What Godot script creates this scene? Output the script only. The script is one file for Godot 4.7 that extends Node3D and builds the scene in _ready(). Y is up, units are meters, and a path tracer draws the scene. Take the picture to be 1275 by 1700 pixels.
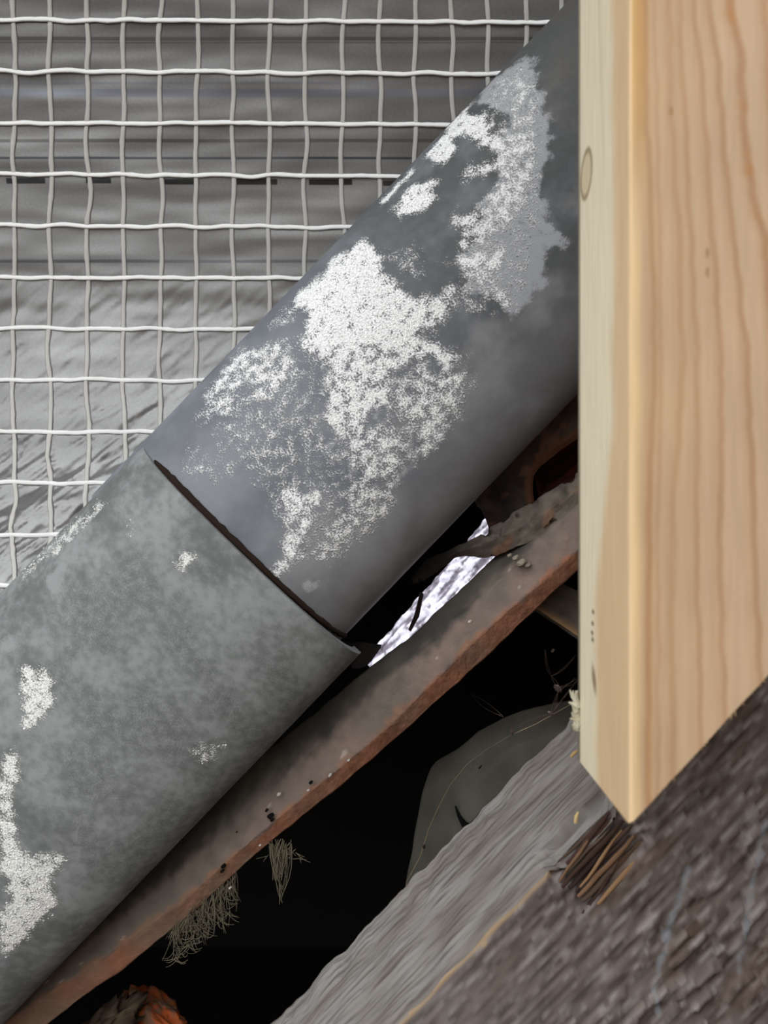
extends Node3D

# Underside of a tiled roof seen from the loft: metres, y up, camera at the origin looking along -z.
const F := 1334.0          # focal length in pixels of the 1275 x 1700 frame
const HALF := Vector2(637.5, 850.0)
const AXIS := Vector3(0.694, 0.720, 0.0)      # direction the ridge tiles run
const ACROSS := Vector3(-0.720, 0.694, 0.0)   # up and left, square to it

var rough := FastNoiseLite.new()
var coarse := FastNoiseLite.new()
var grain := FastNoiseLite.new()
var used := {}


func _ready() -> void:
	camera_and_light()
	noises()
	shell()
	membrane()
	ridge_tiles()
	clay_strip()
	old_beam()
	pine_post()
	behind_the_strip()
	small_things()


func camera_and_light() -> void:
	var cam := Camera3D.new()
	cam.name = "camera"
	var lens := CameraAttributesPhysical.new()
	lens.frustum_focal_length = 18.84
	lens.frustum_focus_distance = 0.68
	lens.frustum_near = 0.02
	lens.frustum_far = 60.0
	lens.exposure_aperture = 5.0
	lens.auto_exposure_enabled = false
	add_child(cam)
	cam.attributes = lens
	cam.keep_aspect = Camera3D.KEEP_HEIGHT
	cam.near = 0.02
	cam.far = 60.0
	cam.fov = rad_to_deg(2.0 * atan(850.0 / F))
	cam.current = true
	var env := Environment.new()
	var sky := Sky.new()
	var m := ProceduralSkyMaterial.new()
	m.sky_top_color = Color(0.975, 0.99, 1.0)
	m.sky_horizon_color = Color(0.77, 0.775, 0.775)
	m.ground_horizon_color = Color(0.42, 0.40, 0.38)
	m.ground_bottom_color = Color(0.22, 0.20, 0.18)
	sky.sky_material = m
	env.background_mode = Environment.BG_SKY
	env.sky = sky
	env.background_energy_multiplier = 1.0
	env.tonemap_mode = Environment.TONE_MAPPER_LINEAR
	env.tonemap_exposure = 3.4
	env.sdfgi_enabled = true
	env.ssao_enabled = true
	env.ssil_enabled = true
	var we := WorldEnvironment.new()
	we.name = "world"
	we.environment = env
	add_child(we)
	# the sun stands behind the roof and comes in through a slot added in the ceiling for it
	var sun := DirectionalLight3D.new()
	sun.name = "sun"
	sun.light_color = Color(0.96, 0.96, 1.0)
	sun.light_energy = 1.05
	sun.light_angular_distance = 0.5
	sun.shadow_enabled = true
	add_child(sun)
	sun.look_at_from_position(Vector3.ZERO, Vector3(0.25, -0.85, 0.45), Vector3.RIGHT)


func noises() -> void:
	rough.seed = 11
	rough.frequency = 1.0
	rough.fractal_octaves = 3
	coarse.seed = 23
	coarse.frequency = 1.0
	coarse.fractal_octaves = 2
	grain.seed = 5
	grain.frequency = 1.0
	grain.fractal_octaves = 3


# ---------------------------------------------------------------- helpers

func at(px: float, py: float, depth: float) -> Vector3:
	return Vector3((px - HALF.x) * depth / F, (HALF.y - py) * depth / F, -depth)


func numbered(called: String) -> String:
	if not used.has(called):
		used[called] = 0
		return called
	used[called] += 1
	return "%s_%03d" % [called, used[called]]


func thing(called: String, label: String, category: String, where := Vector3.ZERO, group := "") -> Node3D:
	var o := Node3D.new()
	o.name = numbered(called)
	add_child(o)
	o.position = where
	o.set_meta("label", label)
	o.set_meta("category", category)
	if group != "":
		o.set_meta("group", group)
	return o


func fresh() -> Dictionary:
	return {"p": PackedVector3Array(), "n": PackedVector3Array(), "c": PackedColorArray(), "t": PackedVector2Array(), "i": PackedInt32Array()}


func commit(called: String, acc: Dictionary, mat: Material, parent: Node, origin := Vector3.ZERO, label := "") -> MeshInstance3D:
	var pts: PackedVector3Array = acc.p
	if origin != Vector3.ZERO:
		for k in pts.size():
			pts[k] -= origin
	var a := []
	a.resize(Mesh.ARRAY_MAX)
	a[Mesh.ARRAY_VERTEX] = pts
	a[Mesh.ARRAY_NORMAL] = acc.n
	a[Mesh.ARRAY_COLOR] = acc.c
	a[Mesh.ARRAY_TEX_UV] = acc.t
	a[Mesh.ARRAY_INDEX] = acc.i
	var me := ArrayMesh.new()
	me.add_surface_from_arrays(Mesh.PRIMITIVE_TRIANGLES, a)
	var o := MeshInstance3D.new()
	o.name = called if parent != self else numbered(called)
	o.mesh = me
	o.material_override = mat
	o.cast_shadow = GeometryInstance3D.SHADOW_CASTING_SETTING_ON
	parent.add_child(o, true)
	if label != "":
		o.set_meta("label", label)
	return o


# a surface f(u, v) of nu x nv quads; push(p, u, v) moves a point along its normal, col(p, u, v) colours it, uv(p, u, v) lays the texture
func add_grid(acc: Dictionary, nu: int, nv: int, f: Callable, col: Variant, flip := false, closed := false, push: Variant = null, uv: Variant = null) -> void:
	var w := nu + 1
	var pts := PackedVector3Array()
	pts.resize(w * (nv + 1))
	for j in nv + 1:
		for i in w:
			pts[j * w + i] = f.call(float(i) / nu, float(j) / nv)
	if closed:
		# turn the surface so that its front faces outwards
		var side := 0.0
		for j in nv + 1:
			var mid := Vector3.ZERO
			for i in nu:
				mid += pts[j * w + i] / nu
			for i in nu:
				var n := (pts[mini(j + 1, nv) * w + i] - pts[maxi(j - 1, 0) * w + i]).cross(pts[j * w + i + 1] - pts[j * w + i])
				side += n.dot(pts[j * w + i] - mid)
		flip = side < 0.0
	var nor := grid_normals(pts, nu, nv, flip, closed)
	if push != null:
		for j in nv + 1:
			for i in w:
				var k := j * w + i
				pts[k] += nor[k] * float(push.call(pts[k], float(i) / nu, float(j) / nv))
		if closed:
			for j in nv + 1:
				pts[j * w + nu] = pts[j * w]
		nor = grid_normals(pts, nu, nv, flip, closed)
	var base: int = acc.p.size()
	acc.p.append_array(pts)
	acc.n.append_array(nor)
	for j in nv + 1:
		for i in w:
			var u := float(i) / nu
			var v := float(j) / nv
			acc.c.append(col if col is Color else col.call(pts[j * w + i], u, v))
			acc.t.append(Vector2(u, v) if uv == null else uv.call(pts[j * w + i], u, v))
	for j in nv:
		for i in nu:
			var a := base + j * w + i
			if flip:
				acc.i.append_array(PackedInt32Array([a, a + w, a + 1, a + 1, a + w, a + w + 1]))
			else:
				acc.i.append_array(PackedInt32Array([a, a + 1, a + w, a + 1, a + w + 1, a + w]))


func grid_normals(pts: PackedVector3Array, nu: int, nv: int, flip: bool, closed: bool) -> PackedVector3Array:
	var w := nu + 1
	var nor := PackedVector3Array()
	nor.resize(pts.size())
	for j in nv + 1:
		for i in w:
			var i0 := maxi(i - 1, 0)
			var i1 := mini(i + 1, nu)
			if closed and (i == 0 or i == nu):
				i0 = nu - 1
				i1 = 1
			var du := pts[j * w + i1] - pts[j * w + i0]
			var dv := pts[mini(j + 1, nv) * w + i] - pts[maxi(j - 1, 0) * w + i]
			var n := dv.cross(du)
			if flip:
				n = -n
			nor[j * w + i] = n.normalized() if n.length_squared() > 1e-18 else Vector3.BACK
	return nor


# a closed flat lid over a ring of points, facing along n
func add_lid(acc: Dictionary, ring: PackedVector3Array, n: Vector3, col: Color, uv := Vector2.ZERO) -> void:
	var mid := Vector3.ZERO
	for p in ring:
		mid += p / ring.size()
	var base: int = acc.p.size()
	acc.p.append(mid)
	acc.p.append_array(ring)
	for k in ring.size() + 1:
		acc.n.append(n)
		acc.c.append(col)
		acc.t.append(uv)
	for k in ring.size():
		var a := base + 1 + k
		var b := base + 1 + (k + 1) % ring.size()
		if (acc.p[a] - mid).cross(acc.p[b] - mid).dot(n) > 0.0:
			acc.i.append_array(PackedInt32Array([base, b, a]))
		else:
			acc.i.append_array(PackedInt32Array([base, a, b]))


func add_tube(acc: Dictionary, path: PackedVector3Array, radii: PackedFloat32Array, sides: int, col: Color, squash := 1.0, flat_way := Vector3.BACK) -> void:
	var n := path.size()
	var base: int = acc.p.size()
	for k in n:
		var d := (path[mini(k + 1, n - 1)] - path[maxi(k - 1, 0)]).normalized()
		var a := d.cross(flat_way)
		a = a.normalized() if a.length_squared() > 1e-9 else d.cross(Vector3.RIGHT).normalized()
		var b := a.cross(d)
		for s in sides:
			var t := TAU * s / sides
			var o := a * cos(t) + b * sin(t) * squash
			acc.p.append(path[k] + o * radii[k])
			acc.n.append((a * cos(t) * squash + b * sin(t)).normalized())
			acc.c.append(col)
			acc.t.append(Vector2(float(s) / sides, float(k) / n))
	for k in n - 1:
		for s in sides:
			var q := base + k * sides + s
			var r := base + k * sides + (s + 1) % sides
			acc.i.append_array(PackedInt32Array([q, r, q + sides, r, r + sides, q + sides]))


# a lump: a sphere drawn out to radii and broken by noise
func add_lump(acc: Dictionary, mid: Vector3, basis_: Basis, radii: Vector3, amount: float, freq: float, col: Callable, seed_: float, nu := 20, nv := 12) -> void:
	add_grid(acc, nu, nv, func(u, v):
		var t: float = u * TAU
		var h: float = v * PI
		var d := Vector3(sin(h) * cos(t), cos(h), sin(h) * sin(t))
		var k: float = 1.0 + amount * rough.get_noise_3d(d.x * freq + seed_, d.y * freq, d.z * freq)
		d = Vector3(signf(d.x) * pow(absf(d.x), 0.75), signf(d.y) * pow(absf(d.y), 0.75), signf(d.z) * pow(absf(d.z), 0.75))
		return mid + basis_ * (d * radii * k),
		col, false, true)


# a bar whose cross-section is a ring of rails; rails[k] is a list of Vector3(px, py, depth), one for each station
func rails_bar(acc: Dictionary, rails: Array, per_rail: int, nv: int, col: Callable, push: Variant, lids: bool, flip: bool) -> void:
	var nr := rails.size()
	var ns: int = rails[0].size()
	var point := func(r: int, v: float) -> Vector3:
		var x := v * (ns - 1)
		var k := clampi(int(x), 0, ns - 2)
		var t := x - k
		var l: Array = rails[r % nr]
		var p0: Vector3 = l[maxi(k - 1, 0)]
		var p3: Vector3 = l[mini(k + 2, ns - 1)]
		var p1: Vector3 = l[k]
		var p2: Vector3 = l[k + 1]
		var q: Vector3 = p1.cubic_interpolate(p2, p0, p3, t)
		return at(q.x, q.y, q.z)
	var f := func(u: float, v: float) -> Vector3:
		var x := u * nr
		var r := clampi(int(x + 1e-5), 0, nr - 1)
		return point.call(r, v).lerp(point.call(r + 1, v), clampf(x - r, 0.0, 1.0))
	add_grid(acc, nr * per_rail, nv, f, col, flip, true, push)
	if lids:
		for v in [0.0, 1.0]:
			var ring := PackedVector3Array()
			for r in nr:
				ring.append(point.call(r, v))
			var away: Vector3 = (point.call(0, v) - point.call(0, 0.5)).normalized()
			add_lid(acc, ring, away, col.call(ring[0], 0.0, v))


func lin(r: float, g: float, b: float) -> Color:
	return Color(r / 255.0, g / 255.0, b / 255.0).srgb_to_linear()


func painted(roughness := 0.9, relief: Texture2D = null) -> StandardMaterial3D:
	var m := StandardMaterial3D.new()
	m.vertex_color_use_as_albedo = true
	m.roughness = roughness
	m.metallic_specular = 0.3
	if relief:
		m.normal_enabled = true
		m.normal_texture = relief
		m.uv1_triplanar = true
		m.uv1_world_triplanar = true
		m.uv1_scale = Vector3.ONE * 6.0
	return m


func plain(c: Color, roughness := 0.9) -> StandardMaterial3D:
	var m := StandardMaterial3D.new()
	m.albedo_color = c
	m.roughness = roughness
	m.metallic_specular = 0.3
	return m


func noise_bytes(w: int, h: int, freq: float, seed_: int, octaves := 3, stretch := 1.0, kind := FastNoiseLite.TYPE_SIMPLEX_SMOOTH) -> PackedByteArray:
	var n := FastNoiseLite.new()
	n.noise_type = kind
	n.seed = seed_
	n.frequency = freq
	n.fractal_octaves = octaves
	var im := n.get_image(int(w / stretch), h, false, false, true)
	if stretch != 1.0:
		im.resize(w, h, Image.INTERPOLATE_BILINEAR)
	return im.get_data()


# ---------------------------------------------------------------- the setting

func struct_box(called: String, lo: Vector3, hi: Vector3, mat: Material) -> void:
	var b := BoxMesh.new()
	b.size = hi - lo
	var o := MeshInstance3D.new()
	o.name = called
	o.mesh = b
	o.material_override = mat
	o.position = (lo + hi) / 2.0
	o.set_meta("kind", "structure")
	o.set_meta("label", "dark rough boarding around the roof tiles, part loft shell, part added to block light")
	add_child(o, true)


func struct_slab(called: String, outline: Array, y0: float, y1: float, mat: Material) -> void:
	var acc := fresh()
	for y in [y0, y1]:
		var ring := PackedVector3Array()
		for q in outline:
			ring.append(Vector3(q.x, y, q.y))
		add_lid(acc, ring, Vector3.UP if y == y1 else Vector3.DOWN, Color.WHITE)
	for k in outline.size():
		var a: Vector2 = outline[k]
		var b: Vector2 = outline[(k + 1) % outline.size()]
		var out := Vector3(b.y - a.y, 0, a.x - b.x).normalized()
		add_lid(acc, PackedVector3Array([Vector3(a.x, y0, a.y), Vector3(b.x, y0, b.y), Vector3(b.x, y1, b.y), Vector3(a.x, y1, a.y)]), out, Color.WHITE)
	var o := commit(called, acc, mat, self)
	o.set_meta("kind", "structure")
	o.set_meta("label", "dark rough boarding around the roof tiles, part loft shell, part added to block light")


func shell() -> void:
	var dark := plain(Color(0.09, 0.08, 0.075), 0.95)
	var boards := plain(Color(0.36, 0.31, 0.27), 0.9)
	# the closed space behind the tiles
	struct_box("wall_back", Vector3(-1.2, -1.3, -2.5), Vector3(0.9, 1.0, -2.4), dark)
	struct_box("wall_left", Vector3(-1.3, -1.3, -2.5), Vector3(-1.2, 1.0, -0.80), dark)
	struct_box("wall_left_001", Vector3(-1.3, -1.3, -0.80), Vector3(-1.2, 1.0, -0.30), boards)  # unseen, added to keep grazing light from the left off the tile edge
	struct_box("added_ceiling_front", Vector3(-1.3, 1.0, -0.76), Vector3(0.9, 1.06, -0.30), boards)  # unseen, added to screen the tiles from the sky overhead
	struct_box("added_wall_right", Vector3(0.9, -1.3, -2.5), Vector3(1.0, 1.0, 1.6), boards)  # unseen, added as a blocker so the sky light comes from the left
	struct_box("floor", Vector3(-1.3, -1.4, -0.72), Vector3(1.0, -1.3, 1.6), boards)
	struct_box("floor_001", Vector3(-1.3, -1.4, -2.5), Vector3(1.0, -1.3, -0.72), plain(Color(0.05, 0.045, 0.04), 1.0))  # darker copy of the floor, shade of the hollow put into its colour
	# unseen wall added behind the camera's right to dim sky light from the front
	struct_box("added_wall_opposite", Vector3(-0.15, -1.3, 1.5), Vector3(1.0, 1.5, 1.6), boards)
	# roof of the closed space, with a slot added to sun the pale slab
	var slot := [Vector2(-0.394, -1.513), Vector2(-0.163, -1.409), Vector2(-0.187, -1.317), Vector2(-0.370, -1.390)]
	var outer := [Vector2(-1.3, -2.5), Vector2(1.0, -2.5), Vector2(1.0, -0.76), Vector2(-1.3, -0.76)]
	for k in 4:
		struct_slab("ceiling", [outer[k], outer[(k + 1) % 4], slot[(k + 1) % 4], slot[k]], 1.0, 1.06, dark)
	struct_box("added_wall_front", Vector3(0.34, -0.05, -0.86), Vector3(0.9, 1.0, -0.80), boards)  # unseen board added to stop light leaking into the hollow


# ---------------------------------------------------------------- the reinforced sheet

func sheet_z(x: float, y: float) -> float:
	var low := clampf(0.22 - y, 0.0, 0.29)
	var high := clampf(y - 0.06, 0.0, 0.44)
	return -0.835 + 1.25 * low * low + 0.42 * high * high


func sheet_relief(x: float, y: float) -> float:
	var a := clampf((0.26 - y) / 0.34, 0.0, 1.0)
	a *= clampf((0.10 - x) / 0.30, 0.25, 1.0)
	var al := x * 0.80 + y * 0.60
	var ac := -x * 0.60 + y * 0.80
	var fold := 1.0 - absf(rough.get_noise_2d(al * 7.0, ac * 26.0)) * 2.0
	var soft := coarse.get_noise_2d(al * 4.0 + 7.0, ac * 13.0)
	var crisp := 1.0 - absf(grain.get_noise_2d(al * 16.0 + 3.0, ac * 40.0)) * 2.0
	# the film puckers where the threads cross it and bellies out between them
	var cell := sin(y * 68.0) * sin(x * 96.0)
	return a * (0.0028 * fold + 0.0075 * soft + 0.0022 * crisp + 0.0016 * cell) + 0.0010 * coarse.get_noise_2d(x * 5.0, y * 28.0)


func sheet_edge(y: float) -> float:   # where the sheet ends, under the ridge tiles
	return (y * 0.694 - 0.10) / 0.72


func on_sheet(px: float, py: float) -> Vector3:
	var d := 0.82
	for k in 8:
		var p := at(px, py, d)
		d = -sheet_z(p.x, p.y)
	return at(px, py, d)


func membrane() -> void:
	var o := thing("membrane_sheet", "grey reinforced plastic sheet with a white thread grid, crinkled at its lower left", "sheeting", Vector3(-0.3, -0.1, -0.8))
	# printed sheet: dashes and faint bands across the film
	var w := 1200
	var h := 1500
	var big := noise_bytes(w, h, 0.006, 3, 3)
	var streak := noise_bytes(w, h, 0.03, 4, 2, 12.0)
	var fine := noise_bytes(w, h, 0.3, 9, 2)
	var data := PackedByteArray()
	data.resize(w * h * 3)
	var k := 0
	for q in w * h:
		var g: float = 120.0 + (big[q] - 128) * 0.08 + (streak[q] - 128) * 0.10 + (fine[q] - 128) * 0.05
		data[k] = int(g + 1.0)
		data[k + 1] = int(g)
		data[k + 2] = int(g - 1.0)
		k += 3
	var im := Image.create_from_data(w, h, false, Image.FORMAT_RGB8, data)
	# the film is 1.2 m by 1.5 m, one millimetre a pixel; its left top corner is at (-0.8, 1.0)
	for dash in [[-60, -20], [10, 76], [144, 186], [268, 332], [388, 461], [514, 586], [636, 700]]:
		var p := on_sheet(dash[0], 296.0 + dash[0] * 0.006)
		var q := on_sheet(dash[1], 296.0)
		im.fill_rect(Rect2i(int((p.x + 0.8) * 1000.0), int((1.0 - p.y) * 1000.0), int((q.x - p.x) * 1000.0), 5), Color(0.09, 0.085, 0.085))
	for band in [[262, 2, 0.21, 0.22, 0.24], [232, 3, 0.345, 0.33, 0.325], [62, 3, 0.35, 0.34, 0.335], [150, 7, 0.44, 0.45, 0.475], [138, 2, 0.45, 0.46, 0.48], [432, 3, 0.33, 0.34, 0.35], [70, 1, 0.36, 0.35, 0.34]]:
		var p := on_sheet(300.0, band[0])
		im.fill_rect(Rect2i(0, int((1.0 - p.y) * 1000.0), w, band[1]), Color(band[2], band[3], band[4]))
	var m := StandardMaterial3D.new()
	m.albedo_texture = ImageTexture.create_from_image(im)
	m.roughness = 0.31
	m.metallic = 0.45
	m.metallic_specular = 0.6
	var acc := fresh()
	add_grid(acc, 300, 420, func(u, v):
		var y: float = lerpf(-0.62, 0.98, v)
		var x: float = lerpf(-0.78, sheet_edge(y), u)
		return Vector3(x, y, sheet_z(x, y) + sheet_relief(x, y)),
		Color.WHITE, true, false, null, func(p, _u, _v): return Vector2((p.x + 0.8) / 1.2, (1.0 - p.y) / 1.5))
	commit("film", acc, m, o, o.position)
	var weft := plain(Color(0.94, 0.94, 0.935), 0.5)
	var warp := plain(Color(0.74, 0.73, 0.71), 0.55)
	for i in range(-3, 17):
		var row := 34.0 + 85.3 * i
		var path := PackedVector3Array()
		var rad := PackedFloat32Array()
		var px := -420.0
		while px < 1100.0:
			var py := row + px * 0.005 + 2.6 * coarse.get_noise_2d(px * 0.011, i * 9.1) + 3.0 * sin((px - 22.0) / 60.6 * PI) * coarse.get_noise_2d(px * 0.004, i * 3.7 + 50.0)
			var p := on_sheet(px, py)
			if p.x > sheet_edge(p.y) - 0.03 or p.x < -0.76:
				if path.size():
					break
				px += 10.0
				continue
			p.z += sheet_relief(p.x, p.y) + 0.0012
			path.append(p)
			rad.append(0.0023 * (1.0 + 0.22 * rough.get_noise_2d(px * 0.07, i * 5.0)))
			px += 10.0
		if path.size() > 6:
			var acc2 := fresh()
			add_tube(acc2, path, rad, 6, Color.WHITE, 0.45)
			commit("weft_thread", acc2, weft, o, o.position)
	for j in range(-7, 18):
		var colm := 24.0 + 60.55 * j
		var path := PackedVector3Array()
		var rad := PackedFloat32Array()
		var py := -330.0
		while py < 1500.0:
			var px := colm + 4.0 * sin((py - 34.0) / 85.3 * PI + 0.6) * coarse.get_noise_2d(py * 0.003 + 8.0, j * 4.3) + 5.0 * coarse.get_noise_2d(py * 0.0055, j * 7.9 + 20.0)
			var p := on_sheet(px, py)
			if p.x > sheet_edge(p.y) - 0.03 or p.x < -0.76 or p.y > 0.95:
				if path.size():
					break
				py += 9.0
				continue
			p.z += sheet_relief(p.x, p.y) + 0.0006
			path.append(p)
			var bead := pow(absf(sin((py - 34.0) / 85.3 * PI * 1.5 + j)), 14.0) * clampf(1.2 - px / 400.0, 0.0, 1.0)
			rad.append(0.0024 * (1.0 + 0.25 * bead + 0.15 * rough.get_noise_2d(py * 0.09, j * 5.0)))
			py += 9.0
		if path.size() > 6:
			var acc2 := fresh()
			add_tube(acc2, path, rad, 6, Color.WHITE, 0.4)
			commit("warp_thread", acc2, warp, o, o.position)


# ---------------------------------------------------------------- the ridge tiles

func stains() -> Array:
	# [tile, 0 = salt crust or 1 = pale film, strength, outline as mm along the tile and mm across its curve ...]
	return [
		[0, 0, 1.00, [78, 41, 103, 44, 122, 42, 153, 47, 154, 66, 142, 87, 141, 108, 145, 131, 121, 143, 110, 138, 94, 126, 77, 114, 58, 93, 59, 71, 79, 65, 70, 47]],
		[0, 0, 0.80, [61, 90, 96, 123, 123, 142, 131, 167, 125, 187, 114, 162, 90, 151, 75, 158, 56, 162, 34, 162, 17, 156, 29, 128, 52, 111]],
		[0, 0, 0.34, [-50, 50, 6, 24, 56, 71, 61, 102, 17, 156, 46, 199, 13, 232, -58, 228, -77, 201, -61, 160, -51, 83]],
		[0, 0, 0.36, [91, 134, 140, 175, 126, 205, 90, 219, 47, 215, 39, 178]],
		[0, 1, 0.45, [55, 96, 132, 177, 119, 204, 59, 215, 8, 226, -60, 219, -68, 210, -6, 189, 1, 150]],
		[0, 0, 0.66, [72, 155, 107, 168, 126, 197, 101, 210, 76, 216, 52, 217, 69, 194, 67, 173]],
		[0, 0, 0.66, [31, 158, 58, 174, 49, 202, 29, 211, 8, 197, 6, 180, 16, 162]],
		[0, 0, 0.60, [-2, 187, 22, 212, 8, 226, -19, 224, -60, 219, -68, 210, -43, 202, -20, 197]],
		[0, 0, 0.75, [-43, 147, -32, 156, -38, 175, -21, 176, -45, 185, -59, 188, -75, 200, -92, 203, -99, 190, -67, 182, -60, 175, -56, 157]],
		[0, 0, 0.66, [-33, 42, -1, 38, 23, 39, 38, 58, 41, 87, 21, 95, 2, 92, -8, 81, 8, 67, -11, 61, -29, 73, -41, 62]],
		[0, 0, 0.42, [-31, 71, -7, 83, 24, 104, 23, 127, 10, 157, -29, 139, -48, 142, -48, 96]],
		[0, 0, 0.50, [48, 37, 71, 38, 124, 39, 106, 54, 61, 55, 46, 49]],
		[0, 0, 0.45, [159, 78, 174, 89, 186, 94, 153, 113, 145, 98]],
		[0, 0, 0.65, [127, 138, 144, 141, 170, 146, 163, 147, 141, 152, 129, 152]],
		[0, 1, 0.70, [-91, 216, -80, 216, -71, 229, -85, 232, -97, 221]],
		[0, 1, 0.80, [69, 194, 101, 205, 79, 219, 54, 217]],
		[0, 1, 0.50, [-3, 192, 19, 215, -22, 227, -62, 221, -68, 210]],
		[0, 1, 0.50, [90, 146, 132, 177, 119, 204, 76, 216, 65, 170]],
		[0, 0, 0.38, [-77, 63, -65, 83, -58, 117, -69, 117, -88, 83]],
		[0, 0, 0.95, [247, 27, 261, 28, 291, 14, 300, 22, 295, 53, 283, 70, 279, 81, 268, 84, 271, 65, 266, 51, 252, 60, 240, 57, 236, 45]],
		[0, 0, 0.95, [192, 42, 209, 45, 213, 52, 218, 67, 223, 68, 212, 73, 195, 75, 186, 65]],
		[0, 0, 0.80, [182, 29, 200, 24, 232, 29, 230, 35, 201, 39, 186, 42]],
		[0, 0, 0.80, [227, 55, 233, 58, 227, 66, 221, 61]],
		[0, 0, 0.70, [241, 74, 252, 73, 263, 82, 256, 99, 246, 89]],
		[0, 0, 0.68, [292, 77, 305, 84, 303, 97, 296, 108, 277, 122, 261, 133, 250, 136, 235, 131, 218, 140, 203, 130, 186, 122, 209, 108, 207, 99, 221, 89, 224, 110, 239, 107, 253, 109, 263, 97, 270, 80]],
		[0, 0, 0.36, [320, 24, 345, 36, 346, 61, 317, 100, 270, 136, 225, 172, 185, 191, 169, 155, 141, 146, 149, 130, 186, 138, 224, 110, 258, 101]],
		[0, 1, 1.00, [327, 14, 339, 25, 351, 29, 359, 42, 344, 67, 328, 94, 296, 121, 268, 138, 262, 169, 259, 179, 243, 174, 230, 179, 223, 188, 207, 190, 179, 197, 183, 189, 185, 171, 176, 148, 186, 138, 188, 125, 209, 124, 225, 109, 253, 109, 277, 79, 297, 76, 308, 58, 306, 37]],
		[0, 0, 0.55, [332, 41, 343, 58, 323, 87, 310, 95, 306, 80, 311, 63]],
		[0, 0, 0.80, [187, 125, 170, 118, 172, 114, 190, 127, 200, 133, 218, 140, 218, 153, 199, 149, 185, 139]],
		[0, 0, 0.60, [185, 139, 194, 150, 199, 165, 189, 187, 186, 170, 180, 152]],
		[0, 0, 0.45, [150, 141, 170, 146, 171, 157, 177, 175, 159, 173, 163, 152]],
		[0, 0, 0.80, [121, 80, 146, 103, 141, 122, 165, 134, 171, 145, 151, 148, 129, 150, 90, 111]],
		[1, 0, 0.62, [-256, 39, -244, 34, -195, 30, -165, 40, -145, 49, -145, 56, -172, 52, -203, 51, -229, 40, -253, 46]],
		[1, 1, 0.90, [-236, 63, -224, 60, -207, 59, -207, 72, -224, 80, -235, 78]],
		[1, 0, 0.95, [-142, 139, -131, 139, -130, 149, -142, 148]],
		[1, 0, 0.95, [-129, 150, -124, 154, -126, 164, -132, 163]],
		[1, 0, 0.90, [-288, 97, -281, 111, -273, 121, -276, 136, -292, 141, -309, 145, -320, 148, -323, 141, -306, 126, -297, 110]],
		[1, 1, 0.70, [-287, 68, -276, 73, -276, 88, -289, 93, -294, 79]],
		[1, 0, 0.50, [-247, 250, -232, 253, -218, 269, -234, 276, -253, 260]],
		[1, 0, 0.60, [-135, 79, -129, 87, -137, 85]],
		[1, 0, 0.60, [-152, 82, -143, 87, -150, 93]],
		[1, 0, 0.95, [-348, 140, -334, 142, -349, 168, -365, 167, -379, 183, -392, 211, -379, 232, -371, 235, -394, 240, -408, 254, -434, 260, -457, 256, -471, 253, -443, 229, -425, 227, -411, 209, -415, 204]],
		[1, 1, 0.45, [-244, 77, -146, 109, -109, 284, -184, 307, -347, 300, -438, 296, -328, 194]],
	]


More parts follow.
